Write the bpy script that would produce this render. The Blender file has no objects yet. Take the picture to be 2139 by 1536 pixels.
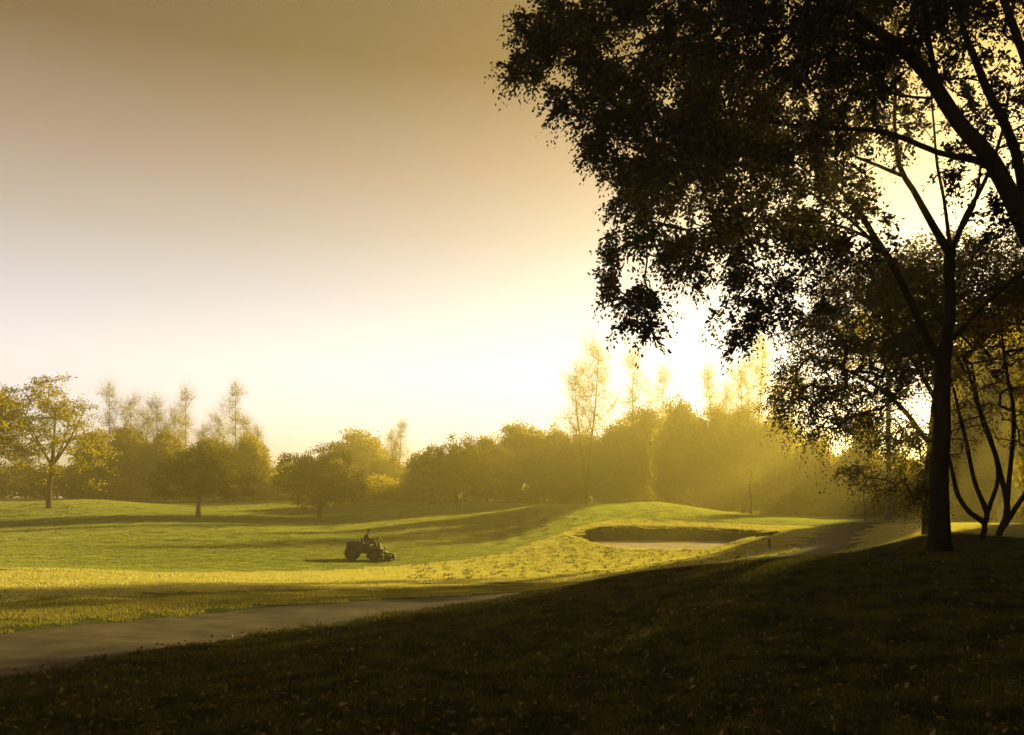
import bpy, math, random
import numpy as np
from mathutils import Vector, Quaternion, noise

R = math.radians
PI = math.pi
F, CU, HV = 1852.0, 1069.5, 1040.0        # focal length, centre column and horizon row of the photograph
sc = bpy.context.scene
COL = sc.collection

# ------------------------------------------------------------------ camera, light, sky, exposure
cam_d = bpy.data.cameras.new('camera')
cam = bpy.data.objects.new('camera', cam_d)
COL.objects.link(cam)
cam.location = (0, 0, 0)
cam.rotation_euler = (R(90), 0, 0)
cam_d.sensor_fit = 'HORIZONTAL'
cam_d.sensor_width = 36
cam_d.lens = 36 * F / 2139
cam_d.shift_y = (HV - 768) / 2139
cam_d.clip_start = 0.05
cam_d.clip_end = 5000
sc.camera = cam

SUN_AZ, SUN_EL = 36.0, 15.0
sun_dir = Vector((math.sin(R(SUN_AZ)) * math.cos(R(SUN_EL)), math.cos(R(SUN_AZ)) * math.cos(R(SUN_EL)), math.sin(R(SUN_EL))))
sd = bpy.data.lights.new('sun', 'SUN')
sd.energy = 5.0
sd.angle = R(0.6)
sd.color = (1.0, 0.78, 0.22)
sun = bpy.data.objects.new('sun', sd)
COL.objects.link(sun)
sun.rotation_euler = sun_dir.to_track_quat('Z', 'Y').to_euler()

world = bpy.data.worlds.new('World')
sc.world = world
world.use_nodes = True
wn, wl = world.node_tree.nodes, world.node_tree.links
wn.clear()
sky = wn.new('ShaderNodeTexSky')
sky.sky_type = 'NISHITA'
sky.sun_disc = False
sky.sun_elevation = R(SUN_EL)
sky.sun_rotation = R(SUN_AZ)
sky.air_density = 1.0
sky.dust_density = 3.0
sky.ozone_density = 0.4
tc = wn.new('ShaderNodeTexCoord')
sep = wn.new('ShaderNodeSeparateXYZ'); wl.new(tc.outputs['Generated'], sep.inputs[0])
ramp = wn.new('ShaderNodeValToRGB')                      # thick morning haze of the sky: pale near the horizon, sepia higher up
SKY = [(0.0, (3.9, 3.8, 4.2)), (0.143, (3.3, 3.2, 3.4)), (0.214, (2.35, 2.27, 2.4)), (0.282, (1.78, 1.56, 1.42)), (0.346, (1.40, 1.05, 0.84)), (0.44, (0.70, 0.46, 0.26)), (1.0, (0.25, 0.16, 0.08))]
for i, (p_, c_) in enumerate(SKY):
    e_ = ramp.color_ramp.elements[i] if i < 2 else ramp.color_ramp.elements.new(p_)
    e_.position = p_; e_.color = (c_[0]/4.5, c_[1]/4.5, c_[2]/4.5, 1)
wl.new(sep.outputs[2], ramp.inputs[0])
tint = wn.new('ShaderNodeVectorMath'); tint.operation = 'MULTIPLY'
gam = wn.new('ShaderNodeGamma'); gam.inputs[1].default_value = 0.22; wl.new(sky.outputs[0], gam.inputs[0])
bw = wn.new('ShaderNodeRGBToBW'); wl.new(gam.outputs[0], bw.inputs[0])
desat = wn.new('ShaderNodeMix'); desat.data_type = 'RGBA'; desat.inputs[0].default_value = 1.0
wl.new(gam.outputs[0], desat.inputs[6]); wl.new(bw.outputs[0], desat.inputs[7]); wl.new(desat.outputs[2], tint.inputs[0]); wl.new(ramp.outputs[0], tint.inputs[1])
tint3 = wn.new('ShaderNodeVectorMath'); tint3.operation = 'SCALE'; tint3.inputs['Scale'].default_value = 10.8
wl.new(tint.outputs[0], tint3.inputs[0])
bg = wn.new('ShaderNodeBackground')
bg.inputs[1].default_value = 0.05
wl.new(tint3.outputs[0], bg.inputs[0])
wo = wn.new('ShaderNodeOutputWorld')
wl.new(bg.outputs[0], wo.inputs[0])

sc.view_settings.view_transform = 'Standard'
sc.view_settings.look = 'None'
sc.view_settings.exposure = 1.1
sc.view_settings.gamma = 1.0
sc.render.engine = 'CYCLES'
cy = sc.cycles
cy.use_denoising = True
cy.max_bounces = 5
cy.diffuse_bounces = 2
cy.glossy_bounces = 2
cy.transmission_bounces = 3
cy.transparent_max_bounces = 8
cy.volume_bounces = 0
cy.sample_clamp_indirect = 4.0

# ------------------------------------------------------------------ helpers
def P(u, v, Y):
    return Vector(((u - CU) / F * Y, Y, (HV - v) / F * Y))

def nmesh(name, V, Fc, smooth=False):
    V = np.asarray(V, dtype=np.float32); Fc = np.asarray(Fc, dtype=np.int32)
    me = bpy.data.meshes.new(name)
    k = Fc.shape[1]
    me.vertices.add(len(V)); me.vertices.foreach_set('co', V.ravel())
    me.loops.add(Fc.size); me.loops.foreach_set('vertex_index', Fc.ravel())
    me.polygons.add(len(Fc)); me.polygons.foreach_set('loop_start', np.arange(0, Fc.size, k, dtype=np.int32))
    if smooth:
        me.polygons.foreach_set('use_smooth', np.ones(len(Fc), dtype=bool))
    me.update(calc_edges=True)
    return me

def link(name, me, mat=None, parent=None, loc=None):
    o = bpy.data.objects.new(name, me)
    COL.objects.link(o)
    if mat is not None and me is not None: me.materials.append(mat)
    if parent is not None: o.parent = parent
    if loc is not None: o.location = loc
    return o

def tag(o, label=None, cat=None, group=None, kind=None):
    if label: o['label'] = label
    if cat: o['category'] = cat
    if group: o['group'] = group
    if kind: o['kind'] = kind
    return o

def new_mat(name):
    m = bpy.data.materials.new(name); m.use_nodes = True
    m.node_tree.nodes.clear()
    return m, m.node_tree.nodes, m.node_tree.links

def noise_ramp(n, l, scale, stops, detail=4, rough=0.6, vec=None, stretch=None):
    geo = n.new('ShaderNodeNewGeometry')
    src = geo.outputs['Position'] if vec is None else vec
    if stretch:
        mp = n.new('ShaderNodeMapping'); mp.inputs['Scale'].default_value = stretch
        l.new(src, mp.inputs['Vector']); src = mp.outputs[0]
    t = n.new('ShaderNodeTexNoise'); t.inputs['Scale'].default_value = scale
    t.inputs['Detail'].default_value = detail; t.inputs['Roughness'].default_value = rough
    l.new(src, t.inputs['Vector'])
    r = n.new('ShaderNodeValToRGB')
    r.color_ramp.elements[0].position = stops[0][0]; r.color_ramp.elements[0].color = (*stops[0][1], 1)
    r.color_ramp.elements[1].position = stops[-1][0]; r.color_ramp.elements[1].color = (*stops[-1][1], 1)
    for p, c in stops[1:-1]:
        e = r.color_ramp.elements.new(p); e.color = (*c, 1)
    l.new(t.outputs[0], r.inputs[0])
    return t, r

def leafy_mat(name, dark, light, trans, tmix=0.45, scale=0.6, rough=0.55, gloss=0.03, stretch=None, ramp=(0.32, 0.68)):
    """leaf or blade: diffuse and translucent, colour varying with the place in the world"""
    m, n, l = new_mat(name)
    t, r = noise_ramp(n, l, scale, [(ramp[0], dark), (ramp[1], light)], stretch=stretch)
    d = n.new('ShaderNodeBsdfDiffuse'); l.new(r.outputs[0], d.inputs[0])
    tr = n.new('ShaderNodeBsdfTranslucent'); tr.inputs[0].default_value = (*trans, 1)
    mx = n.new('ShaderNodeMixShader'); mx.inputs[0].default_value = tmix
    l.new(d.outputs[0], mx.inputs[1]); l.new(tr.outputs[0], mx.inputs[2])
    g = n.new('ShaderNodeBsdfGlossy'); g.inputs[0].default_value = (0.8, 0.8, 0.8, 1); g.inputs['Roughness'].default_value = rough
    m2 = n.new('ShaderNodeMixShader'); m2.inputs[0].default_value = gloss
    l.new(mx.outputs[0], m2.inputs[1]); l.new(g.outputs[0], m2.inputs[2])
    o = n.new('ShaderNodeOutputMaterial'); l.new(m2.outputs[0], o.inputs[0])
    return m

def solid_mat(name, c1, c2, scale, rough=0.9, bump=0.3, bscale=None, spec=0.3, stretch=None, metallic=0):
    m, n, l = new_mat(name)
    t, r = noise_ramp(n, l, scale, [(0.3, c1), (0.7, c2)], stretch=stretch)
    b = n.new('ShaderNodeBsdfPrincipled'); b.inputs['Roughness'].default_value = rough
    b.inputs['Specular IOR Level'].default_value = spec
    b.inputs['Metallic'].default_value = metallic
    l.new(r.outputs[0], b.inputs['Base Color'])
    if bump:
        t2, r2 = noise_ramp(n, l, bscale or scale * 6, [(0, (0, 0, 0)), (1, (1, 1, 1))], stretch=stretch)
        bm = n.new('ShaderNodeBump'); bm.inputs['Strength'].default_value = bump; bm.inputs['Distance'].default_value = 0.05
        l.new(t2.outputs[0], bm.inputs['Height']); l.new(bm.outputs[0], b.inputs['Normal'])
    o = n.new('ShaderNodeOutputMaterial'); l.new(b.outputs[0], o.inputs[0])
    return m

M = {}
M['soil'] = solid_mat('turf', (0.035, 0.045, 0.012), (0.09, 0.10, 0.03), 1.5, rough=0.95, bump=0.8, bscale=22, spec=0.05)
M['path'] = solid_mat('path_asphalt', (0.06, 0.048, 0.037), (0.135, 0.11, 0.088), 1.6, rough=0.95, bump=0.3, bscale=40, spec=0.08)
M['sand'] = solid_mat('sand', (0.36, 0.29, 0.20), (0.55, 0.46, 0.33), 1.6, rough=0.95, bump=0.9, bscale=5, spec=0.1)
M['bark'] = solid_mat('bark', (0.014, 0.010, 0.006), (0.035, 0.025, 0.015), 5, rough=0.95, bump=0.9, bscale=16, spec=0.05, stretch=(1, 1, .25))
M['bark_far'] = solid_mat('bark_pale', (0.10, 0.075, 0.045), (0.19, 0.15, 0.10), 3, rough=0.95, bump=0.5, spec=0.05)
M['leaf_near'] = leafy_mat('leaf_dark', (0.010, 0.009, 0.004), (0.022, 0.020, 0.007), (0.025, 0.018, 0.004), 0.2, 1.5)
M['leaf_mid'] = leafy_mat('leaf_brown_green', (0.030, 0.026, 0.008), (0.055, 0.050, 0.014), (0.13, 0.10, 0.012), 0.4, 0.8)
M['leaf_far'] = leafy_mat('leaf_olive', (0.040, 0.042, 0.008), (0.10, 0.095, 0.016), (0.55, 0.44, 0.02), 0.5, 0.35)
M['leaf_wispy'] = leafy_mat('leaf_needle', (0.06, 0.065, 0.02), (0.10, 0.10, 0.03), (0.50, 0.42, 0.03), 0.5, 0.35)
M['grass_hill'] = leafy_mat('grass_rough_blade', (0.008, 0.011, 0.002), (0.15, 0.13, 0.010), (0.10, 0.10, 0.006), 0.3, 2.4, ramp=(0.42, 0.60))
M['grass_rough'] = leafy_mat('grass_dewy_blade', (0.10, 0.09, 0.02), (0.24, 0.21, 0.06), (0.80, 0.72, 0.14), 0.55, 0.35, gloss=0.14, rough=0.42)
M['grass_fair'] = leafy_mat('grass_fairway_blade', (0.055, 0.085, 0.012), (0.17, 0.17, 0.055), (0.50, 0.56, 0.07), 0.5, 1.0, gloss=0.10, rough=0.45, stretch=(0.035, 0.22, 0.2))
M['grass_path_shade'] = leafy_mat('grass_path_shade_blade', (0.07, 0.062, 0.012), (0.18, 0.155, 0.035), (0.38, 0.33, 0.05), 0.45, 0.8, gloss=0.05)  # tree shade beside the path, painted as a darker copy of the rough grass
M['leaf_olive_dark'] = leafy_mat('leaf_olive_dark', (0.025, 0.026, 0.005), (0.06, 0.058, 0.010), (0.34, 0.28, 0.012), 0.42, 0.35)
M['leaf_thin'] = leafy_mat('leaf_thin', (0.05, 0.035, 0.01), (0.09, 0.06, 0.015), (0.42, 0.27, 0.02), 0.5, 0.8)
M['dead_leaf'] = leafy_mat('fallen_leaf', (0.05, 0.03, 0.01), (0.34, 0.25, 0.08), (0.16, 0.10, 0.01), 0.3, 9.0, ramp=(0.45, 0.62))

# ------------------------------------------------------------------ terrain
# control points: (column, row, distance) read where the ground shows, or plain x, y, z
ctl_px = [
 (0,1536,6.2),(540,1536,6.1),(1069,1536,6.0),(1600,1536,5.8),(2139,1536,5.6),
 (2139,1150,20),(1960,1153,18.5),(1830,1157,19),(1700,1165,19),(1550,1181,19.5),(1400,1195,20),(1240,1221,20),(1120,1244,20),(1000,1264,19),
 (2139,1280,11),(1700,1290,11),(1300,1320,11),(900,1345,11),(500,1370,11),
 (0,1325,12.1),(0,1415,9.1),(540,1268,17.1),(540,1318,14.0),(800,1252,20.8),(1080,1237,25.2),
 (0,1225,20),(0,1185,28),(300,1225,22),(0,1150,42),(0,1112,62),(0,1085,76),(0,1062,88),(100,1062,90),(200,1046,102),(0,1045,103),(-500,1045,100),
 (300,1180,38),(300,1105,68),(330,1053,112),(400,1081,85),(560,1050,116),
 (600,1180,45),(600,1110,72),(670,1084,95),(620,1047,120),(830,1048,122),
 (770,1171,52),(770,1210,33),(770,1228,27),(900,1168,52),(900,1100,80),
 (1080,1215,31),(1080,1170,46),(1080,1120,70),(1080,1080,90),(1080,1056,110),(950,1062,108),
 (1370,1050,82),(1280,1053,84),(1200,1056,88),(1500,1068,75),(1600,1085,66),(1690,1098,60),
 (1400,1099,58.5),(1250,1105,57),(1560,1107,56.5),(1300,1149,49),(1480,1144,48.5),(1200,1140,50),(1620,1125,49),
 (1400,1175,40),(1300,1200,32),(1560,1166,38),(1200,1192,38),
 (1600,1165,35),(1735,1165,35),(1660,1132,46),(1770,1132,44),(1700,1102,58),(1800,1100,57),
 (1850,1148,25),(1960,1118,27),(2139,1125,27),(1960,1098,40),(2139,1100,40),(1870,1092,60),(2100,1088,80),
 (2600,1120,25),(2600,1100,50),
]
ctl_xyz = [(0,0,-1.6),(0,3,-1.62),(5,1,-1.45),(-5,2,-1.75),(-10,8,-1.95),(-18,12,-2.2),(0,-8,-1.5),(12,-6,-1.1),(-12,-6,-1.8),(10,6,-1.15),(18,10,-0.9),
 (0,-40,-1.2),(60,-30,-1),(-60,-30,-2),(-60,20,-2.3),(-50,50,-2.4),(60,25,-1),(80,60,-1.2),
 ((1240-CU)/F*27,27,-2.72),((1400-CU)/F*27,27,-2.62),((1550-CU)/F*26,26,-2.35),((1660-CU)/F*25,25,-1.95),
 ((1370-CU)/F*100,100,-1.5),((1500-CU)/F*100,100,-1.9),((1650-CU)/F*95,95,-2.0)]
for a in range(0, 360, 24):
    ctl_xyz.append((170*math.sin(R(a)), 170*math.cos(R(a)), -0.8))
    ctl_xyz.append((700*math.sin(R(a+12)), 700*math.cos(R(a+12)), -0.6))
CP = np.array([tuple(P(*c)) for c in ctl_px] + ctl_xyz, dtype=float)

def warp(x, y):
    r = np.hypot(x, y) + 1e-6
    w = np.arcsinh(r / 8.0) / r
    return np.stack([x * w, y * w], -1)

def U(d2):
    return 0.5 * d2 * np.log(d2 + 1e-12)

W = warp(CP[:, 0], CP[:, 1]); nC = len(CP)
A = np.zeros((nC + 3, nC + 3))
A[:nC, :nC] = U(((W[:, None] - W[None]) ** 2).sum(-1)) + np.eye(nC) * 2e-4
A[:nC, nC] = 1; A[:nC, nC+1:] = W
A[nC:, :nC] = A[:nC, nC:].T
SOL = np.linalg.solve(A, np.concatenate([CP[:, 2], [0, 0, 0]]))

def surf(x, y):
    """height of the open ground, before the path and the bunker are cut"""
    x = np.atleast_1d(np.asarray(x, float)); y = np.atleast_1d(np.asarray(y, float))
    out = np.empty(x.size); xf, yf = x.ravel(), y.ravel()
    for i in range(0, x.size, 40000):
        w = warp(xf[i:i+40000], yf[i:i+40000])
        out[i:i+40000] = U(((w[:, None] - W[None]) ** 2).sum(-1)) @ SOL[:nC] + SOL[nC] + w @ SOL[nC+1:]
    return out.reshape(x.shape)

# path centre line
PC = [(-7.6,-40),(-7.6,-20),(-7.5,-6),(-7.15,4),(-6.1,10.5),(-4.35,15.5),(-0.2,22.7),(5.5,29.3),(11.6,36.2),(16.0,45),(20.9,55),(25.5,62),(35,69),(55,75),(90,80)]
def catmull(pts, k=14):
    pts = [np.array(p, float) for p in pts]; out = []
    for i in range(1, len(pts) - 2):
        p0, p1, p2, p3 = pts[i-1:i+3]
        for j in range(k):
            t = j / k
            out.append(0.5*((2*p1)+(p2-p0)*t+(2*p0-5*p1+4*p2-p3)*t*t+(3*p1-p0-3*p2+p3)*t**3))
    out.append(pts[-2]); return np.array(out)
PL = catmull(PC)
PW = 1.25
def path_dist(x, y):
    x = np.asarray(x, float); y = np.asarray(y, float)
    out = np.full(x.size, 99.0); xf, yf = x.ravel(), y.ravel()
    near = np.where((yf < 85) & (yf > -45) & (xf > -12) & (xf < 60))[0]
    a, b = PL[:-1], PL[1:]; ab = b - a; L2 = (ab ** 2).sum(1)
    for i in range(0, len(near), 40000):
        ix = near[i:i+40000]; p = np.stack([xf[ix], yf[ix]], -1)
        t = np.clip(((p[:, None] - a[None]) * ab[None]).sum(-1) / L2, 0, 1)
        q = a[None] + t[..., None] * ab[None]
        out[ix] = np.sqrt(((p[:, None] - q) ** 2).sum(-1)).min(1)
    return out.reshape(x.shape)

BX, BY, BRX, BRY = 9.6, 53.4, 6.0, 4.6
def bunker_d(x, y):
    """0 at the bunker's middle, 1 on its lip"""
    dx, dy = (x - BX), (y - BY)
    th = np.arctan2(dy, dx)
    k = 1 + 0.07*np.sin(3*th+0.6) + 0.05*np.sin(5*th+2.1)
    return np.hypot(dx / BRX, dy / BRY) / k

def bunker_floor(x, y):
    return -2.90 + (y - 49.5) * 0.018 + 0.02*np.sin(x*1.3)*np.cos(y*1.7)

def ground_z(x, y):
    z = surf(x, y)
    r = np.hypot(x, y)
    k = 1-0.75*np.clip((r-18)/14, 0, 1)
    z = z + 0.02*k*np.sin(x*1.9+0.7*y)*np.sin(y*1.3-0.4*x)*np.clip(r/6, 0, 1) + 0.05*k*np.sin(x*0.31+1)*np.sin(y*0.27+2)*np.clip(r/20, 0, 1)
    bd = bunker_d(x, y)
    s = np.clip((1.03 - bd) / 0.13, 0, 1); s = s*s*(3-2*s)
    fl = bunker_floor(x, y)
    z = np.where(bd < 1.05, z + (np.minimum(fl, z) - z) * s, z)
    return z

def sheet_z(x, y):
    z = ground_z(x, y)
    pd = path_dist(x, y)
    s = np.clip((PW - pd) / 0.10, 0, 1)
    z = z - 0.07 * s
    bd = bunker_d(x, y)
    z = z - 0.03 * np.clip((0.86 - bd) / 0.04, 0, 1)
    return z

rr = np.concatenate([[0.15, 0.5, 1, 1.7, 2.5, 3.4], np.exp(np.arange(math.log(4.2), math.log(135), 0.0062)), np.exp(np.linspace(math.log(136), math.log(720), 40))])
th = np.concatenate([np.linspace(-180, -44, 60, endpoint=False), np.linspace(-44, -33, 40, endpoint=False), np.linspace(-33, 33, 560, endpoint=False), np.linspace(33, 60, 90, endpoint=False), np.linspace(60, 180, 50, endpoint=False)])
TH, RR = np.meshgrid(R(th) if False else np.radians(th), rr)
gx, gy = RR*np.sin(TH), RR*np.cos(TH)
gz = sheet_z(gx, gy)
nr, nt = gx.shape
V = np.stack([gx.ravel(), gy.ravel(), gz.ravel()], -1)
idx = np.arange(nr*nt).reshape(nr, nt)
nx_ = np.roll(idx, -1, axis=1)
Fq = np.stack([idx[:-1].ravel(), idx[1:].ravel(), nx_[1:].ravel(), nx_[:-1].ravel()], -1)
ctr = np.array([[0, 0, float(sheet_z(np.array([0.0]), np.array([0.0]))[0])]])
ground_me = nmesh('ground', V, Fq[:, ::-1], True)
g = link('ground', ground_me, M['soil'])
# the small disc closing the sheet under the camera
tag(g, kind='structure')

# path sheet
def ribbon(PL, hw, zf, n_across=9, jag=0.0):
    t = np.gradient(PL, axis=0); t /= np.linalg.norm(t, axis=1)[:, None]
    nrm = np.stack([t[:, 1], -t[:, 0]], -1)
    rows = []
    for k in range(n_across):
        s = -1 + 2*k/(n_across-1)
        p = PL + nrm*hw*s
        rows.append(np.stack([p[:, 0], p[:, 1], zf(p[:, 0], p[:, 1])], -1))
    Vv = np.stack(rows, 1).reshape(-1, 3); n = len(PL)
    ii = np.arange(n*n_across).reshape(n, n_across)
    Fc = np.stack([ii[:-1, :-1].ravel(), ii[:-1, 1:].ravel(), ii[1:, 1:].ravel(), ii[1:, :-1].ravel()], -1)
    return Vv, Fc
PLf = catmull(PC, 60)
Vp, Fp = ribbon(PLf, PW+0.03, lambda x, y: ground_z(x, y)-0.02)
tag(link('path', nmesh('path', Vp, Fp, True), M['path']), kind='structure')

# sand of the bunker
ra = np.linspace(0, 1, 30)[:, None]; ta = np.linspace(0, 2*PI, 120, endpoint=False)[None]
kk = 1 + 0.07*np.sin(3*ta+0.6) + 0.05*np.sin(5*ta+2.1)
sx = BX + ra*0.87*BRX*kk*np.cos(ta); sy = BY + ra*0.87*BRY*kk*np.sin(ta)
sz = ground_z(sx, sy)
ii = np.arange(30*120).reshape(30, 120); jj = np.roll(ii, -1, axis=1)
Fs = np.stack([ii[:-1].ravel(), ii[1:].ravel(), jj[1:].ravel(), jj[:-1].ravel()], -1)
tag(link('bunker_sand', nmesh('bunker_sand', np.stack([sx.ravel(), sy.ravel(), sz.ravel()+0.004], -1), Fs, True), M['sand']), kind='structure')

def gz1(x, y):
    return float(ground_z(np.array([float(x)]), np.array([float(y)]))[0])

# ------------------------------------------------------------------ grass: patches of blades set over the ground
def blade_patch(name, size, n, h, w, seed, mat, lean=0.5, simple=False, clump=1.0):
    rg = np.random.default_rng(seed)
    pr = size*0.74*np.sqrt(rg.uniform(0, 1, n)); pa = rg.uniform(0, 2*PI, n); bx, by = pr*np.cos(pa), pr*np.sin(pa)
    cl = (rg.normal(size=n)*0.25 + np.sin(bx*9/size+seed)*np.cos(by*7/size)*0.2)*clump
    hh = h*np.clip(rg.uniform(0.55, 1.15, n)+cl*0.5, 0.3, 1.7)
    az = rg.uniform(0, 2*PI, n); wv = np.stack([np.cos(az), np.sin(az), 0*az], -1)*(w*rg.uniform(0.6, 1.3, n))[:, None]*0.5
    la = rg.uniform(0, 2*PI, n); ld = np.stack([np.cos(la), np.sin(la)], -1)*(hh*lean*rg.uniform(0.2, 1.2, n))[:, None]
    b = np.stack([bx, by, np.full(n, -0.015)], -1)
    tip = b + np.concatenate([ld, hh[:, None]+0.015], -1)
    if simple:
        V = np.stack([b-wv, b+wv, tip], 1).reshape(-1, 3)
        Fc = np.arange(3*n).reshape(n, 3)
    else:
        mid = b + np.concatenate([ld*0.35, hh[:, None]*0.6+0.015], -1)
        V = np.stack([b-wv, b+wv, mid+wv*0.8, mid-wv*0.8, tip], 1).reshape(-1, 3)
        o = np.arange(n)[:, None]*5
        Fc = np.concatenate([o+np.array([[0, 1, 2]]), o+np.array([[0, 2, 3]]), o+np.array([[3, 2, 4]])])
    me = nmesh(name, V, Fc); me.materials.append(mat)
    return bpy.data.objects.new(name, me)

def scatter(name, proto, pts, nrm_eps, seed, label, cat, smin=0.85, smax=1.2):
    """one object whose geometry nodes set a patch on each point, tilted to the slope"""
    rg = np.random.default_rng(seed)
    x, y = pts[:, 0], pts[:, 1]
    z = ground_z(x, y); e = nrm_eps
    dx = (ground_z(x+e, y)-ground_z(x-e, y))/(2*e); dy = (ground_z(x, y+e)-ground_z(x, y-e))/(2*e)
    spin = rg.uniform(0, 2*PI, len(x))
    rots = np.empty((len(x), 3), dtype=np.float32)
    for i in range(len(x)):
        q = Vector((0, 0, 1)).rotation_difference(Vector((-dx[i], -dy[i], 1)).normalized())
        e_ = (q @ Quaternion((0, 0, 1), spin[i])).to_euler()
        rots[i] = e_[:]
    me = bpy.data.meshes.new(name)
    me.vertices.add(len(x)); me.vertices.foreach_set('co', np.stack([x, y, z], -1).astype(np.float32).ravel())
    a = me.attributes.new('rot', 'FLOAT_VECTOR', 'POINT'); a.data.foreach_set('vector', rots.ravel())
    s = me.attributes.new('scl', 'FLOAT', 'POINT'); s.data.foreach_set('value', rg.uniform(smin, smax, len(x)).astype(np.float32))
    o = link(name, me)
    tag(o, label, cat, kind='stuff')
    ng = bpy.data.node_groups.new(name, 'GeometryNodeTree')
    ng.interface.new_socket('Geometry', in_out='INPUT', socket_type='NodeSocketGeometry')
    ng.interface.new_socket('Geometry', in_out='OUTPUT', socket_type='NodeSocketGeometry')
    N, L = ng.nodes, ng.links
    gi, go = N.new('NodeGroupInput'), N.new('NodeGroupOutput')
    oi = N.new('GeometryNodeObjectInfo'); oi.inputs['Object'].default_value = proto
    mp = N.new('GeometryNodeMeshToPoints'); ip = N.new('GeometryNodeInstanceOnPoints')
    ra_ = N.new('GeometryNodeInputNamedAttribute'); ra_.data_type = 'FLOAT_VECTOR'; ra_.inputs['Name'].default_value = 'rot'
    sa_ = N.new('GeometryNodeInputNamedAttribute'); sa_.data_type = 'FLOAT'; sa_.inputs['Name'].default_value = 'scl'
    L.new(gi.outputs[0], mp.inputs[0]); L.new(mp.outputs[0], ip.inputs['Points']); L.new(oi.outputs['Geometry'], ip.inputs['Instance'])
    L.new(ra_.outputs[0], ip.inputs['Rotation']); L.new(sa_.outputs[0], ip.inputs['Scale']); L.new(ip.outputs[0], go.inputs[0])
    md = o.modifiers.new('grass', 'NODES'); md.node_group = ng
    return o

def grid_pts(step, r0, r1, ang, seed, jit=0.25, angr=None):
    rg = np.random.default_rng(seed)
    xs = np.arange(-r1, r1, step); ys = np.arange(0, r1, step)
    X, Y = np.meshgrid(xs, ys); X = X.ravel()+rg.uniform(-jit, jit, X.size)*step; Y = Y.ravel()+rg.uniform(-jit, jit, Y.size)*step
    r = np.hypot(X, Y); a = np.degrees(np.arctan2(X, Y))
    k = (r >= r0) & (r < r1) & (a > -ang) & (a < (angr or ang))
    return np.stack([X[k], Y[k]], -1)

def side_of_path(x, y):
    """>0 on the camera's side (the hill)"""
    d = (x[:, None]-PL[None, :, 0])**2+(y[:, None]-PL[None, :, 1])**2
    i = np.clip(d.argmin(1), 1, len(PL)-2)
    t = PL[i+1]-PL[i-1]; v = np.stack([x, y], -1)-PL[i]
    return -(t[:, 0]*v[:, 1]-t[:, 1]*v[:, 0])

def keep_grass(p, half, edge=0.0):
    pd = path_dist(p[:, 0], p[:, 1]); bd = bunker_d(p[:, 0], p[:, 1])
    rg = np.random.default_rng(5)
    k = (pd > PW + half*0.75 + edge + rg.uniform(-0.05, 0.08, len(p))) & (bd > 0.97 + half/8)
    return p[k]

# near: hill and verge
p = keep_grass(grid_pts(0.25, 4.5, 15, 40, 1), 0.125)
s = side_of_path(p[:, 0], p[:, 1])
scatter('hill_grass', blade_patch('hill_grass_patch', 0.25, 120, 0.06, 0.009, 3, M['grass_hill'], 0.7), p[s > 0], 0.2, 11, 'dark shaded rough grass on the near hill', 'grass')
near_rough = p[s <= 0]
p = keep_grass(grid_pts(0.5, 15, 30, 38, 2), 0.25)
s = side_of_path(p[:, 0], p[:, 1])
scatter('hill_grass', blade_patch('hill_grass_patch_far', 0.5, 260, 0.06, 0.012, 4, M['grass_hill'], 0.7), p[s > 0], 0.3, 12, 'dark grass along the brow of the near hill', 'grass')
scatter('rough_grass', blade_patch('rough_patch_near', 0.25, 170, 0.03, 0.006, 5, M['grass_path_shade'], 0.6, clump=0.5), near_rough, 0.2, 13, 'rough grass along the far edge of the path at left, shade painted into its colour', 'grass')
THR = lambda x: np.interp(x, [-30, -16, -12, -7, 0, 1.5, 6], [23, 27, 34, 46, 52, 56, 62])   # where the mown fairway begins
p2 = p[s <= 0]
fm = p2[:, 1] > THR(p2[:, 0])
vg = (path_dist(p2[:, 0], p2[:, 1]) < 5.2+0.6*np.sin(p2[:, 0]*1.7)+np.random.default_rng(8).normal(size=len(p2))*0.35) & ~fm  # strip along the path that gets the shade-darkened blades
scatter('rough_grass', blade_patch('shaded_patch_mid', 0.5, 300, 0.04, 0.010, 26, M['grass_path_shade'], 0.6, clump=0.5), p2[vg], 0.3, 24, 'rough grass along the path, shade painted into its duller colour', 'grass', 0.95, 1.08)
scatter('rough_grass', blade_patch('rough_patch_mid', 0.5, 300, 0.035, 0.012, 6, M['grass_rough'], 0.6, clump=0.5), p2[~fm & ~vg], 0.3, 14, 'dewy rough grass beyond the curving path', 'grass', 0.95, 1.08)
scatter('fairway_grass', blade_patch('fairway_patch_left', 0.5, 300, 0.03, 0.012, 18, M['grass_fair'], 0.5, clump=0.2), p2[fm], 0.3, 18, 'mown fairway grass at the left edge', 'grass', 0.96, 1.05)
p = keep_grass(grid_pts(1.0, 30, 62, 34, 3), 0.4)
fair = p[:, 1] > THR(p[:, 0])
scatter('rough_grass', blade_patch('rough_patch_far', 1.0, 560, 0.055, 0.02, 7, M['grass_rough'], 0.6, True), p[~fair], 0.5, 15, 'bright dewy rough grass around the bunker', 'grass', 0.93, 1.1)
q = p[fair]
scatter('fairway_grass', blade_patch('fairway_patch_near', 1.0, 560, 0.03, 0.02, 8, M['grass_fair'], 0.5, True, 0.2), q, 0.5, 16, 'short mown fairway grass around the mower', 'grass', 0.97, 1.04)
p = keep_grass(grid_pts(2.0, 62, 128, 34, 4), 0.5)
scatter('fairway_grass', blade_patch('fairway_patch_far', 2.0, 900, 0.04, 0.04, 9, M['grass_fair'], 0.5, True, 0.2), p, 1.0, 17, 'mown fairway rising to the far tree line', 'grass', 0.97, 1.04)

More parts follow.
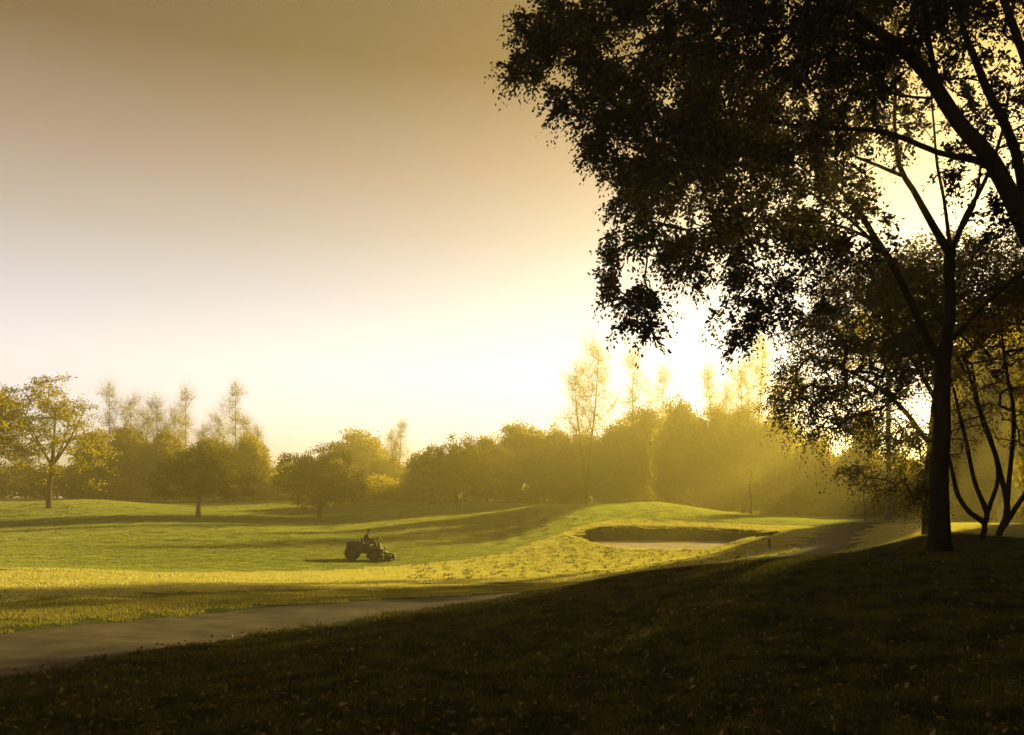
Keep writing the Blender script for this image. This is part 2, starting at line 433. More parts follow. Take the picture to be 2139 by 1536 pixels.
# fallen leaves on the hill
rg = np.random.default_rng(21)
n = 12000
a = np.radians(rg.uniform(-36, 40, n)); r = 4.6 + 17*rg.uniform(0, 1, n)**1.2
lx, ly = r*np.sin(a), r*np.cos(a)
k = (path_dist(lx, ly) > 1.1); lx, ly = lx[k], ly[k]; k = side_of_path(lx, ly) > 0; lx, ly = lx[k], ly[k]; n = len(lx)
lz = ground_z(lx, ly) + rg.uniform(0.02, 0.055, n)
d1 = rg.normal(size=(n, 3)); d1[:, 2] *= 0.5; d1 /= np.linalg.norm(d1, axis=1)[:, None]
d2 = np.cross(d1, rg.normal(size=(n, 3))*[0.4, 0.4, 1]); d2 /= np.linalg.norm(d2, axis=1)[:, None]
sz_ = rg.uniform(0.018, 0.05, n)[:, None]
c = np.stack([lx, ly, lz], -1)
V = np.stack([c-d1*sz_, c-d2*sz_*0.5, c+d1*sz_, c+d2*sz_*0.5], 1).reshape(-1, 3)
tag(link('fallen_leaves', nmesh('fallen_leaves', V, np.arange(4*n).reshape(n, 4)), M['dead_leaf']), 'brown and ochre fallen leaves scattered in the hill grass', 'leaves', kind='stuff')

# ------------------------------------------------------------------ trees
def tube_rings(pts, rad, sides):
    pts = np.asarray(pts, float); n = len(pts)
    t = np.gradient(pts, axis=0) if n > 2 else np.repeat((pts[-1]-pts[0])[None], n, 0)
    t /= (np.linalg.norm(t, axis=1)[:, None]+1e-9)
    up = np.array([0.31, 0.95, 0.05]) if abs(t[0][1]) < 0.9 else np.array([1.0, 0, 0])
    a = np.cross(t, up); a /= (np.linalg.norm(a, axis=1)[:, None]+1e-9); b = np.cross(t, a)
    ang = np.linspace(0, 2*PI, sides, endpoint=False)
    V = pts[:, None] + (a[:, None]*np.cos(ang)[None, :, None] + b[:, None]*np.sin(ang)[None, :, None])*np.asarray(rad)[:, None, None]
    ii = np.arange(n*sides).reshape(n, sides); jj = np.roll(ii, -1, axis=1)
    Fc = np.stack([ii[:-1].ravel(), jj[:-1].ravel(), jj[1:].ravel(), ii[1:].ravel()], -1)
    return V.reshape(-1, 3), Fc

def smooth_line(pts, rad, step):
    P4 = [np.append(np.array(p, float), r) for p, r in zip(pts, rad)]
    P4 = [2*P4[0]-P4[1]] + P4 + [2*P4[-1]-P4[-2]]
    out = []
    for i in range(1, len(P4)-2):
        p0, p1, p2, p3 = P4[i-1:i+3]
        k = max(2, int(np.linalg.norm(p2[:3]-p1[:3])/step))
        for j in range(k):
            t = j/k
            out.append(0.5*((2*p1)+(p2-p0)*t+(2*p0-5*p1+4*p2-p3)*t*t+(3*p1-p0-3*p2+p3)*t**3))
    out.append(P4[-2]); out = np.array(out)
    out[:, 3] = np.clip(out[:, 3], min(rad)*0.8, None)
    return out[:, :3], out[:, 3]

def grow(limbs, targets, rg, step=0.5, tip_r=0.008, droop=0.0, expo=2.5, grow_up=0.25):
    """limbs: [(pts, radii)] drawn by hand; twigs reach from the nearest wood to every target. Returns wood mesh data, tips and directions."""
    VV, FF, off = [], [], 0
    pos, par, rad0 = [], [], []
    for pts, rad in limbs:
        sp, sr = smooth_line(pts, rad, step*0.6)
        wob = np.array([[noise.noise(Vector((p[0]*0.9+k*7, p[1]*0.9, p[2]*0.9))) for k in range(3)] for p in sp])
        sp = sp + wob*np.minimum(sr*0.8, 0.08)[:, None]
        v, f = tube_rings(sp, sr, 10 if sr[0] > 0.08 else 7)
        VV.append(v); FF.append(f+off); off += len(v)
        for i in range(len(sp)):
            pos.append(sp[i]); par.append(len(pos)-2 if i else -1); rad0.append(sr[i])
    n0 = len(pos)
    cap = n0 + len(targets)*14
    PA = np.empty((cap, 3)); PA[:n0] = pos; n = n0
    lock = np.array([1.0 if r < 0.9*max(rad0) or True else 0 for r in rad0])
    base_z = min(p[2] for p in pos)
    # the lowest third of a trunk carries no twigs
    pen = np.zeros(cap)
    for i in range(n0):
        pen[i] = 0.0 if rad0[i] < 0.55*max(rad0) else 1.2
    T = np.array(targets)
    d0 = np.min(np.linalg.norm(T[:, None]-PA[None, :n0], axis=2), axis=1) if len(T)*n0 < 4e7 else rg.uniform(size=len(T))
    order = np.argsort(d0 + rg.uniform(0, 0.6, len(T)))
    chains = []; tips = []; dirs = []; weight = np.zeros(cap)
    parent = list(par)
    for ti in order:
        t = T[ti]
        dv = PA[:n]-t
        d = np.linalg.norm(dv, axis=1) + pen[:n] + 0.35*np.maximum(dv[:, 2], 0)
        j = int(d.argmin()); a = PA[j]; L = np.linalg.norm(t-a)
        if L < 1e-3: continue
        k = int(min(13, max(1, round(L/step))))
        mid = (a+t)/2 + np.array([rg.normal()*0.10*L, rg.normal()*0.10*L, grow_up*L*0.5 - droop*L*0.2])
        last = j; chain = [a]; ids = [j]
        for q in range(1, k+1):
            s = q/k
            pnt = (1-s)**2*a + 2*s*(1-s)*mid + s*s*t
            if q < k: pnt = pnt + rg.normal(size=3)*0.03*step
            if n >= cap: break
            PA[n] = pnt; parent.append(last); pen[n] = 0; last = n; n += 1
            chain.append(pnt); ids.append(last)
        chains.append((chain, ids))
        tips.append(t); dd = chain[-1]-chain[-2]; dirs.append(dd/(np.linalg.norm(dd)+1e-9))
        weight[last] += 1
    # pipe model from the tips down
    w = weight[:n].copy()
    for i in range(n-1, n0-1, -1):
        w[parent[i]] += w[i]
    for chain, ids in chains:
        rd = np.array([tip_r*max(w[i], 1)**(1/expo) for i in ids[1:]])
        rd = np.concatenate([[rd[0]*1.1], rd])
        v, f = tube_rings(chain, rd, 4 if rd[0] < 0.03 else 6)
        VV.append(v); FF.append(f+off); off += len(v)
    return np.concatenate(VV), np.concatenate(FF), np.array(tips), np.array(dirs)

def leaves(tips, dirs, rg, per, size, along, spread, droop=0.3, aspect=0.45, flat=0.6):
    n = len(tips)*per
    c = np.repeat(tips, per, 0); d = np.repeat(dirs, per, 0)
    s = rg.uniform(-1, 0.5, n)[:, None]
    off = rg.normal(size=(n, 3))*spread*np.array([1, 1, flat])
    c = c + d*s*along + off
    c[:, 2] -= droop*np.abs(off[:, 0]+off[:, 1])*0.5 + droop*np.maximum(s[:, 0], 0)*along
    d1 = d*0.5 + rg.normal(size=(n, 3))*0.7; d1[:, 2] -= droop*0.6
    d1 /= np.linalg.norm(d1, axis=1)[:, None]
    d2 = np.cross(d1, rg.normal(size=(n, 3))); d2 /= np.linalg.norm(d2, axis=1)[:, None]
    sz = (size*rg.uniform(0.55, 1.3, n))[:, None]
    V = np.stack([c-d1*sz*0.5, c-d2*sz*aspect*0.5-d1*sz*0.05, c+d1*sz*0.5, c+d2*sz*aspect*0.5-d1*sz*0.05], 1).reshape(-1, 3)
    return V, np.arange(4*n).reshape(n, 4)

def sprays(tips, dirs, rg, per, size, length, fan, droop, aspect=0.42, twigs=3):
    """each tip opens into a few fine drooping sprays with leaves set in pairs along them"""
    n = len(tips)*twigs
    base = np.repeat(tips, twigs, 0); d = np.repeat(dirs, twigs, 0) + rg.normal(size=(n, 3))*fan
    d[:, 2] -= droop*0.35; d /= np.linalg.norm(d, axis=1)[:, None]
    base = base + rg.normal(size=(n, 3))*length*0.10
    L = length*rg.uniform(0.6, 1.25, n)
    side = np.cross(d, rg.normal(size=(n, 3))*[0.5, 0.5, 1]); side /= np.linalg.norm(side, axis=1)[:, None]
    t = np.tile(np.linspace(-0.1, 1.0, per), n)
    b, dd, sd_, LL = np.repeat(base, per, 0), np.repeat(d, per, 0), np.repeat(side, per, 0), np.repeat(L, per)
    sg = np.tile(np.where(np.arange(per) % 2, 1.0, -1.0), n)
    N = n*per
    c = b + dd*(t*LL)[:, None] + rg.normal(size=(N, 3))*size*0.25
    c[:, 2] -= droop*LL*np.maximum(t, 0)**2*0.7
    d1 = dd*0.75 + sd_*sg[:, None]*0.8 + rg.normal(size=(N, 3))*0.28; d1[:, 2] -= droop*t*0.8
    d1 /= np.linalg.norm(d1, axis=1)[:, None]
    d2 = np.cross(d1, rg.normal(size=(N, 3))); d2 /= np.linalg.norm(d2, axis=1)[:, None]
    sz = (size*rg.uniform(0.6, 1.2, N)*(1.05-0.35*np.maximum(t, 0)))[:, None]
    V = np.stack([c, c+d1*sz*0.5-d2*sz*aspect*0.5, c+d1*sz, c+d1*sz*0.45+d2*sz*aspect*0.5], 1).reshape(-1, 3)
    return V, np.arange(4*N).reshape(N, 4)

def blob_targets(blobs, rg, gap=0.0, gscale=0.8, gj=0.12):
    """blobs: (centre, (rx, ry, rz), n). Points fill each ellipsoid, thinned where a noise field is low"""
    out = []
    for c, rad, n in blobs:
        m = 0; tries = 0
        while m < n and tries < n*12:
            tries += 1
            v = rg.normal(size=3); v /= np.linalg.norm(v)
            v *= rg.uniform(0.15, 1)**(1/2.2)
            p = np.array(c)+v*np.array(rad)
            if gap and noise.noise(Vector(p)*gscale) < gap-0.5+rg.uniform(-gj, gj): continue
            out.append(p); m += 1
    return np.array(out)

def tree_thing(name, base, label, cat='tree', group=None):
    e = link(name, None, loc=base); e.empty_display_size = 0.5
    return tag(e, label, cat, group)

def build_tree(name, base, limbs, blobs, label, seed, leafmat, barkmat='bark', per=12, size=0.06, along=0.25, spread=0.08,
               gap=0.0, gscale=0.8, step=0.45, tip_r=0.006, droop=0.3, cat='tree', group=None, local=False, aspect=0.45, spray=None, grow_up=0.25):
    rg = np.random.default_rng(seed)
    B = np.array(base, float)
    if not local:
        limbs = [([np.array(p)-B for p in pts], rad) for pts, rad in limbs]
        blobs = [(np.array(c)-B, r_, n) for c, r_, n in blobs]
    T = blob_targets(blobs, rg, gap, gscale, 0.05 if spray else 0.12)
    wv, wf, tips, dirs = grow(limbs, T, rg, step, tip_r, droop, grow_up=grow_up)
    if spray: lv, lf = sprays(tips, dirs, rg, per, size, *spray)
    else: lv, lf = leaves(tips, dirs, rg, per, size, along, spread, droop, aspect)
    root = tree_thing(name, base, label, cat, group)
    link('trunk', nmesh('trunk', wv, wf, True), M[barkmat], root)
    link('crown', nmesh('crown', lv, lf), M[leafmat], root)
    return root

def pxblobs(lst, dens=1.0):
    """(column, row, column radius, row radius, distance, depth radius, n)"""
    return [(np.array(P(u, v, Y)), (ru/F*Y, dY, rv/F*Y), int(n*dens)) for u, v, ru, rv, Y, dY, n in lst]
def pxlimb(lst):
    """(column, row, distance, width in columns)"""
    return ([np.array(P(u, v, Y)) for u, v, Y, w in lst], [w/F*Y/2 for u, v, Y, w in lst])

# the tree whose trunk stands on the brow of the hill
bA = Vector((P(1962, 1155, 18.5).x, 18.5, gz1(P(1962, 1155, 18.5).x, 18.5)-0.05))
limbsA = [pxlimb([(a_, b_, c_, w_*0.86) for a_, b_, c_, w_ in l]) for l in [
 [(1962,1166,18.5,78),(1962,1150,18.5,62),(1962,1110,18.5,51),(1962,1040,18.5,45),(1965,950,18.5,42),(1966,850,18.5,38),(1970,760,18.5,35),(1979,690,18.5,28),(1983,600,18.5,25),(1986,525,18.5,27)],
 [(1968,765,18.5,22),(1930,690,18.3,18),(1893,610,18.0,17),(1855,540,17.7,17),(1812,465,17.4,14),(1765,410,17.1,10),(1700,350,16.8,7),(1650,290,16.6,5)],
 [(1855,540,17.7,10),(1790,470,17.9,8),(1720,420,18.1,7),(1640,375,18.3,5),(1560,350,18.5,4)],
 [(1830,500,17.6,9),(1740,470,17.0,7),(1640,460,16.5,5),(1520,470,16.0,4),(1430,480,15.8,3)],
 [(1985,530,18.5,22),(1950,475,18.3,18),(1910,395,18.0,14),(1880,345,17.9,12),(1868,260,17.8,9),(1870,190,17.7,8),(1850,90,17.6,6),(1840,0,17.5,4)],
 [(1885,365,17.9,10),(1830,345,17.6,8),(1770,315,17.3,6),(1700,240,17.0,5),(1660,170,16.8,4)],
 [(1985,520,18.5,11),(1976,440,18.8,8),(1960,350,19.1,7),(1950,250,19.4,5),(1945,160,19.6,4)],
 [(1990,520,18.5,16),(2020,450,18.9,12),(2052,390,19.2,10),(2090,290,19.6,8),(2110,180,19.9,6)],
 [(1995,500,18.5,10),(2035,430,18.2,8),(2048,360,18.0,6),(2060,260,17.8,4)],
 [(1985,715,18.5,12),(2040,655,18.8,11),(2100,598,19.2,10),(2180,540,19.6,9),(2300,450,20.2,7),(2400,330,20.6,5)],
]]
blobsA = pxblobs(dens=0.43, lst=[
 (1460,395,110,50,16.2,1.2,80),(1345,425,90,55,16.5,1.2,95),(1310,505,55,60,16.4,1.0,55),(1310,590,50,50,16.4,.9,42),(1345,650,55,38,16.6,.9,42),(1365,695,22,24,16.6,.4,10),
 (1430,475,110,45,16.8,1.3,110),(1440,545,80,50,17,1.2,50),(1560,540,120,60,17.2,1.4,95),(1600,450,130,60,17.3,1.5,120),(1500,705,55,25,17.6,.8,20),
 (1560,655,80,35,17.6,1.0,42),(1640,620,90,50,17.8,1.2,70),(1700,520,120,70,17.8,1.4,110),(1700,420,110,60,17.5,1.5,90),
 (1780,310,130,90,17.8,1.8,90),(1640,260,120,90,17.2,1.8,120),(1850,180,120,110,18,2,90),(1830,430,50,50,17.0,1.0,24),(1810,520,60,50,17.4,1,30),
 (2000,240,110,120,19,2,60),(1920,60,200,100,18.5,2.4,150),(2100,300,90,120,19.5,2,50),
 (1700,-80,300,120,18,3,230),(2000,-120,280,140,19,3,200),(2350,250,200,200,20.5,2.5,150),(2300,0,250,170,20.3,3,160)])
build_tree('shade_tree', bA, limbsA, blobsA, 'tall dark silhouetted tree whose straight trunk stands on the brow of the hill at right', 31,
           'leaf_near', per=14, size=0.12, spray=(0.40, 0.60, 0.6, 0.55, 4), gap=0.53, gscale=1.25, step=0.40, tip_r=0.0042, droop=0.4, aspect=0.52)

# the nearer tree whose trunk stands out of frame at right and whose limbs fan over the top
bx_, by_ = 8.1, 11.6
bB = Vector((bx_, by_, gz1(bx_, by_)-0.05))
limbsB = [([np.array([bx_, by_, bB.z-0.05]), np.array([bx_-0.02, by_, bB.z+0.9]), np.array(P(2300, 760, 11.6)), np.array(P(2215, 610, 11.7)), np.array(P(2150, 490, 11.8))], [0.22, 0.18, 0.16, 0.14, 0.125])] + [pxlimb([(a_, b_, c_, w_*0.78) for a_, b_, c_, w_ in l]) for l in [
 [(2150,490,11.8,50),(2110,400,11.9,46),(2062,325,12.0,44),(2000,250,12.1,40),(1945,180,12.2,36),(1890,110,12.2,32),(1830,60,12.2,26),(1760,15,12.2,20),(1650,-50,12.2,14)],
 [(1890,110,12.2,22),(1820,95,12.4,18),(1740,70,12.6,14),(1640,60,12.8,10),(1520,70,13.0,7),(1380,100,13.1,5),(1250,130,13.1,3)],
 [(2150,470,11.8,26),(2130,360,12.2,26),(2095,250,12.6,24),(2050,150,13.0,20),(2010,60,13.4,16),(1985,-40,13.7,12)],
 [(2070,350,12.0,22),(2035,335,12.1,18),(1960,318,12.3,15),(1890,290,12.5,14),(1820,272,12.7,12),(1740,268,12.9,12),(1650,262,13.0,9),(1540,240,13.1,7),(1420,230,13.2,5),(1300,220,13.2,4)],
 [(1960,200,12.2,20),(1945,130,12.0,16),(1935,60,11.8,14),(1925,-30,11.6,12)],
 [(2215,600,11.7,26),(2190,300,11.5,24),(2150,150,11.3,22),(2105,20,11.1,20),(2070,-80,11,16)],
 [(1945,205,12.2,7),(1880,200,12.0,6),(1810,183,11.8,5),(1740,215,11.7,4),(1700,235,11.6,3)],
 [(1650,262,13.0,8),(1560,180,12.8,7),(1450,120,12.5,6),(1330,60,12.3,4),(1220,30,12.2,3)],
 [(1740,268,12.9,8),(1620,320,12.6,7),(1500,350,12.4,5),(1400,350,12.3,4)],
 [(1760,15,12.2,14),(1600,-40,12.6,10),(1400,-60,12.9,7),(1200,-50,13.1,5)],
 [(2215,600,11.7,26),(2350,450,12,22),(2500,250,12.4,16),(2600,50,12.8,10)],
]]
blobsB = pxblobs(dens=0.60, lst=[
 (1125,50,58,60,12.8,.7,70),(1105,140,46,30,12.8,.5,34),(1190,90,90,85,12.8,1.0,150),(1165,205,38,34,12.8,.5,24),(1290,90,110,95,12.8,1.2,210),
 (1280,215,90,70,12.8,1.0,150),(1275,310,60,35,12.7,.7,60),(1350,370,60,30,12.6,.7,50),(1390,200,110,100,12.9,1.3,260),(1400,310,110,70,12.7,1.1,190),
 (1500,80,140,100,12.9,1.4,260),(1520,210,120,90,13,1.4,210),(1530,330,120,70,12.8,1.2,170),(1640,60,120,80,12.7,1.4,200),(1650,230,100,90,12.9,1.3,110),(1660,340,90,50,12.7,1.1,80),
 (1780,50,120,80,12.3,1.3,190),(1790,250,90,60,12.8,1.1,45),(1900,40,90,70,12.0,1.2,90),(1830,150,70,50,12.4,1.0,40),(2010,40,70,60,13,1.2,45),(2000,150,60,50,12.8,1,20),
 (2100,110,50,60,12.2,1,18),(2120,230,40,50,12,1,18),(2110,440,45,60,12,.8,24),(1990,340,60,40,12.2,.8,18),
 (1250,-60,170,70,12.9,1.4,190),(1500,-90,200,80,12.8,1.6,220),(1800,-90,220,80,12.4,1.7,200),(2100,-100,200,90,12.5,1.8,150),
 (2350,150,200,160,12.2,1.6,160),(2550,0,260,200,12.6,2,180)])
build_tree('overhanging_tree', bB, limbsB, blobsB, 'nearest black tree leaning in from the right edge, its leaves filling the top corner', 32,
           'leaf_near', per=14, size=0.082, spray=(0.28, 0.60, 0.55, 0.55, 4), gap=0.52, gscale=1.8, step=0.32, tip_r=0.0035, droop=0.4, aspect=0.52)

# the dense round tree just behind
bx_, by_ = P(1938, 1090, 31).x, 31
bC = Vector((bx_, by_, gz1(bx_, by_)-0.05))
limbsC = [([np.array([bx_, by_, bC.z-0.1]), np.array(P(1940, 1000, 31)), np.array(P(1950, 900, 31)), np.array(P(1960, 780, 31)), np.array(P(1975, 640, 31))], [0.22, 0.18, 0.16, 0.13, 0.09]),
 pxlimb([(1945,930,31,12),(1890,860,30.5,9),(1820,800,30,7),(1740,760,29.6,5)]),
 pxlimb([(1950,880,31,12),(2000,780,31.4,9),(2070,690,31.8,7),(2150,620,32,5)]),
 pxlimb([(1955,840,31,10),(1900,740,31.3,8),(1830,660,31.6,6),(1770,600,31.8,4)])]
blobsC = pxblobs(dens=1.1, lst=[
 (1990,600,170,110,31,2.6,420),(2120,560,140,80,31.5,2.6,260),(2260,600,160,120,32,3,260),(1880,640,130,110,30.8,2.4,330),(1790,600,80,70,31,2,130),
 (1860,760,130,80,30.5,2.3,230),(1745,690,90,60,30.5,1.8,110),(1700,790,85,55,30,1.6,90),(1780,840,90,60,30,1.7,70),(1660,850,55,40,29.8,1.1,28),(1700,900,60,35,29.8,1.1,22),
 (1850,900,80,50,30,1.6,45),(1790,985,50,18,29.6,.8,14),(1840,1010,50,24,29.6,.8,14),(1900,950,50,60,30,1.2,40),(1920,1030,22,26,30.5,.6,26),(1995,740,60,70,31,2,70)])
build_tree('dense_tree', bC, limbsC, blobsC, 'broad dense brown-green tree directly behind the straight dark trunk', 33,
           'leaf_mid', per=14, size=0.15, spray=(0.75, 0.55, 0.7, 0.45, 3), gap=0.32, gscale=0.6, step=0.6, tip_r=0.010, droop=0.5, aspect=0.5)

# many-stemmed small trees right of the trunk
bx_, by_ = P(2052, 1140, 24).x, 24
bD = Vector((bx_, by_, gz1(bx_, by_)-0.03))
limbsD = [pxlimb(l) for l in [
 [(2050,1150,24,13),(2052,1120,24,11),(2056,1092,24,12),(2025,1070,24,10),(2000,1035,24,9),(1990,990,24,8),(1975,930,24,6)],
 [(2056,1092,24,12),(2062,1070,24,11),(2040,1020,24,9),(2022,950,24.1,8),(2008,880,24.2,7),(1992,810,24.3,5)],
 [(2058,1085,24,9),(2085,1000,24.2,8),(2070,920,24.4,7),(2045,850,24.6,6),(2030,760,24.8,4)]]]
blobsD = pxblobs([(2010,700,50,50,24.5,1.2,36),(2050,760,60,60,24.6,1.3,40),(2000,820,50,50,24.3,1.0,22),(2080,660,60,50,24.8,1.4,40),(1985,930,30,40,24,.7,10),(2040,880,50,50,24.3,1,16)])
build_tree('small_branching_tree', bD, limbsD, blobsD, 'small tree with thin forking stems just right of the straight trunk', 34,
           'leaf_thin', per=14, size=0.10, along=0.3, spread=0.12, gap=0.3, step=0.4, tip_r=0.008, droop=0.4)
bx_, by_ = P(2092, 1132, 26.5).x, 26.5
bE = Vector((bx_, by_, gz1(bx_, by_)-0.03))
limbsE = [pxlimb(l) for l in [
 [(2085,1146,26.5,15),(2088,1110,26.5,13),(2105,1060,26.5,12),(2088,980,26.6,10),(2060,900,26.8,9),(2030,800,27,7),(2010,730,27,5)],
 [(2105,1060,26.5,10),(2112,960,26.3,9),(2118,860,26.1,8),(2100,760,26,6),(2090,680,26,4)],
 [(2088,1110,26.5,12),(2130,1050,26.3,10),(2180,970,26,9),(2230,880,25.8,7),(2260,780,25.6,5)]]]
blobsE = pxblobs([(2100,700,60,60,26.5,1.4,50),(2130,780,50,60,26.3,1.3,40),(2060,830,50,60,26.8,1.2,26),(2200,720,80,80,26,1.6,80),(2260,820,60,70,25.8,1.4,50),(2110,900,40,50,26.3,1,18)])
build_tree('small_branching_tree', bE, limbsE, blobsE, 'thin many-stemmed tree at the far right edge, beside the smaller forking one', 35,
           'leaf_thin', per=14, size=0.11, along=0.3, spread=0.13, gap=0.3, step=0.4, tip_r=0.009, droop=0.4)

# ---- generic shapes for the trees further off
def dome_tree(name, base, height, width, label, seed, leafmat='leaf_far', trunk_h=0.28, trunk_r=0.16, n=230, per=26, size=0.26, lean=0.0, under=0.55,
              group=None, gap=0.25, bark='bark_far', lobes=7, sprout=0, depth=None, skirt=0):
    """low spreading crown made of overlapping lobes over a short trunk"""
    rg = np.random.default_rng(seed)
    h0 = height*trunk_h
    top = np.array([lean, 0, h0])
    limbs = [([np.array([0, 0, -0.15]), np.array([lean*0.15, 0, h0*0.45]), top, top+np.array([0.1, 0, height*0.18])], [trunk_r*1.2, trunk_r*0.9, trunk_r*0.85, trunk_r*0.55])]
    for k in range(5):
        a = k*2*PI/5+rg.uniform(0, 0.8); w = width*0.27
        limbs.append(([top, top+np.array([math.cos(a)*w*0.45, math.sin(a)*w*0.45, height*0.15]), top+np.array([math.cos(a)*w, math.sin(a)*w, height*rg.uniform(0.28, 0.45)])], [trunk_r*0.6, trunk_r*0.4, trunk_r*0.18]))
    blobs = []
    ch = height-h0*under
    dp = depth or width
    for k in range(lobes):
        a = k*2.4+rg.uniform(0, 0.6); rr_ = math.sqrt((k+0.3)/lobes)*0.36
        cx, cyy = math.cos(a)*rr_*width, math.sin(a)*rr_*dp
        zt = height - ch*0.30 - ch*0.55*(rr_/0.36)**2*rg.uniform(0.45, 0.9)
        blobs.append((np.array([cx+lean, cyy, zt]), (width*rg.uniform(0.18, 0.25), dp*rg.uniform(0.18, 0.25), ch*rg.uniform(0.26, 0.36)), n//lobes))
    for k in range(skirt):
        a = k*2*PI/skirt+rg.uniform(0, 0.5); zz = height*rg.uniform(0.16, 0.42)
        blobs.append((np.array([math.cos(a)*width*0.27, math.sin(a)*dp*0.27, zz]), (width*0.17, dp*0.17, height*0.17), n//lobes))
    if sprout:
        blobs.append((np.array([trunk_r*2.5, -0.2, h0*0.95]), (0.5, 0.4, 0.6), sprout))
    return build_tree(name, base, limbs, blobs, label, seed, leafmat, bark, per=per, size=size, along=size*2, spread=size*1.4, gap=gap, gscale=0.45,
                      step=height*0.08, tip_r=0.012, droop=0.2, local=True, group=group, aspect=0.6)

def wispy_tree(name, base, height, width, label, seed, n=200, per=12, size=0.20, group=None, forks=1):
    """tall feathery tree: thin upright stems with short rising sprays"""
    rg = np.random.default_rng(seed)
    limbs, blobs = [], []
    for f in range(forks):
        dx = (f-(forks-1)/2)*width*0.38; hh = height*(1-0.13*f)
        line = [np.array([0, 0, -0.2]), np.array([dx*0.3, 0, hh*0.3]), np.array([dx*0.9, 0, hh*0.65]), np.array([dx*1.2, rg.normal()*0.2, hh*0.97])]
        limbs.append((line, [0.17, 0.13, 0.08, 0.02]))
        for k in range(26):
            s = 0.22+0.77*(k+rg.uniform(-0.5, 0.5))/25
            w = width*0.55*(1-0.8*s)*rg.uniform(0.5, 1.3)
            blobs.append((np.array([dx*1.1*s+rg.normal()*w*0.5, rg.normal()*w*0.5, hh*s]), (w*0.8+0.2, w*0.8+0.2, height*0.055), max(3, n//26)))
    return build_tree(name, base, limbs, blobs, label, seed, 'leaf_wispy', 'bark_far', per=per, size=size, along=size*3.2, spread=size, spray=(1.3, 0.45, -0.7, 0.22, 3), gap=0.30, gscale=1.5,
                      step=height*0.06, tip_r=0.010, droop=-0.3, local=True, group=group, aspect=0.28, grow_up=0.7)

def base_at(u, Y, dz=0.0):
    x = (u-CU)/F*Y
    return Vector((x, Y, gz1(x, Y)-0.03+dz))

def hgt(base, vtop, k=1.06):
    return ((HV-vtop)/F*base.y - base.z)*k

# four trees standing free on the far slope
b = base_at(102, 90); dome_tree('spreading_tree', b, hgt(b, 782), 11.5, 'tall loose-crowned tree on the left mound with sky showing through its leaves', 41, trunk_h=0.30, trunk_r=0.26, n=420, per=34, size=0.22, lean=0.35, under=0.35, gap=0.40, lobes=10, sprout=14)
b = base_at(-45, 84); dome_tree('spreading_tree', b, hgt(b, 770), 10.5, 'denser dark tree cut off by the left edge', 42, trunk_h=0.25, trunk_r=0.25, n=460, per=44, size=0.24, under=0.5, gap=0.2, lobes=9)
b = base_at(414, 85); dome_tree('umbrella_tree', b, hgt(b, 925), 10.0, 'low umbrella-shaped tree at the foot of the left mound', 43, 'leaf_olive_dark', trunk_h=0.38, trunk_r=0.22, n=420, per=50, size=0.22, lean=0.2, under=0.12, gap=0.2, lobes=9, sprout=8)
b = base_at(668, 95); dome_tree('umbrella_tree', b, hgt(b, 932), 11.0, 'flat-topped umbrella tree standing alone behind the mower', 44, 'leaf_olive_dark', trunk_h=0.38, trunk_r=0.24, n=460, per=56, size=0.22, lean=0.15, under=0.1, gap=0.15, lobes=9, sprout=12)
b = base_at(951, 109); dome_tree('umbrella_tree', b, hgt(b, 915), 11.5, 'broad dense tree at the middle of the far edge of the fairway', 45, 'leaf_olive_dark', trunk_h=0.16, trunk_r=0.22, n=520, per=48, size=0.24, lean=0.1, under=0.1, gap=0.1, lobes=9, sprout=10)

# prototypes for the tree line, then copies
def copy_tree(root, loc, rz, s, label, group=None, sz=1.0):
    c = root.copy(); COL.objects.link(c); c.location = loc; c.rotation_euler = (0, 0, rz); c.scale = (s, s, s*sz)
    c['label'] = label
    if group: c['group'] = group
    elif 'group' in c: del c['group']
    for ch in root.children:
        k = ch.copy(); COL.objects.link(k); k.parent = c
    return c

rnd = random.Random(7)
HB, WB = 10.0, 9.0
protos = [None]*4
wprotos = [None]*3
def line_tree(kind, u, vtop, Y, wpx, label, group=None):
    b = base_at(u, Y); h = hgt(b, vtop)
    if protos[kind] is None:
        protos[kind] = dome_tree('round_tree', b, HB, WB, label, 60+kind, trunk_h=0.16, trunk_r=0.2, n=430, per=56, size=0.30, under=0.9, gap=0.06+0.05*kind, lobes=10+kind, skirt=7)
        c = protos[kind]; s = wpx/F*Y/WB
        c.scale = (s, s, h/HB); c.rotation_euler = (0, 0, rnd.uniform(0, 6.28))
        if group: c['group'] = group
        return c
    s = wpx/F*Y/WB
    return copy_tree(protos[kind], b, rnd.uniform(0, 6.28), s, label, group, (h/HB)/s)

def tall_tree(kind, u, vtop, Y, wpx, label, group=None):
    b = base_at(u, Y); h = hgt(b, vtop)
    if wprotos[kind] is None:
        wprotos[kind] = wispy_tree('feathery_tree', b, 16.0, 7.0, label, 80+kind, n=620 if i else 240, forks=[1, 2, 2][kind])
        c = wprotos[kind]; s = wpx/F*Y/7.0
        c.scale = (s, s, h/16.0)
        if group: c['group'] = group
        return c
    s = wpx/F*Y/7.0
    return copy_tree(wprotos[kind], b, rnd.uniform(-0.5, 0.5)+(PI if rnd.random() < 0.5 else 0), s, label, group, (h/16.0)/s)

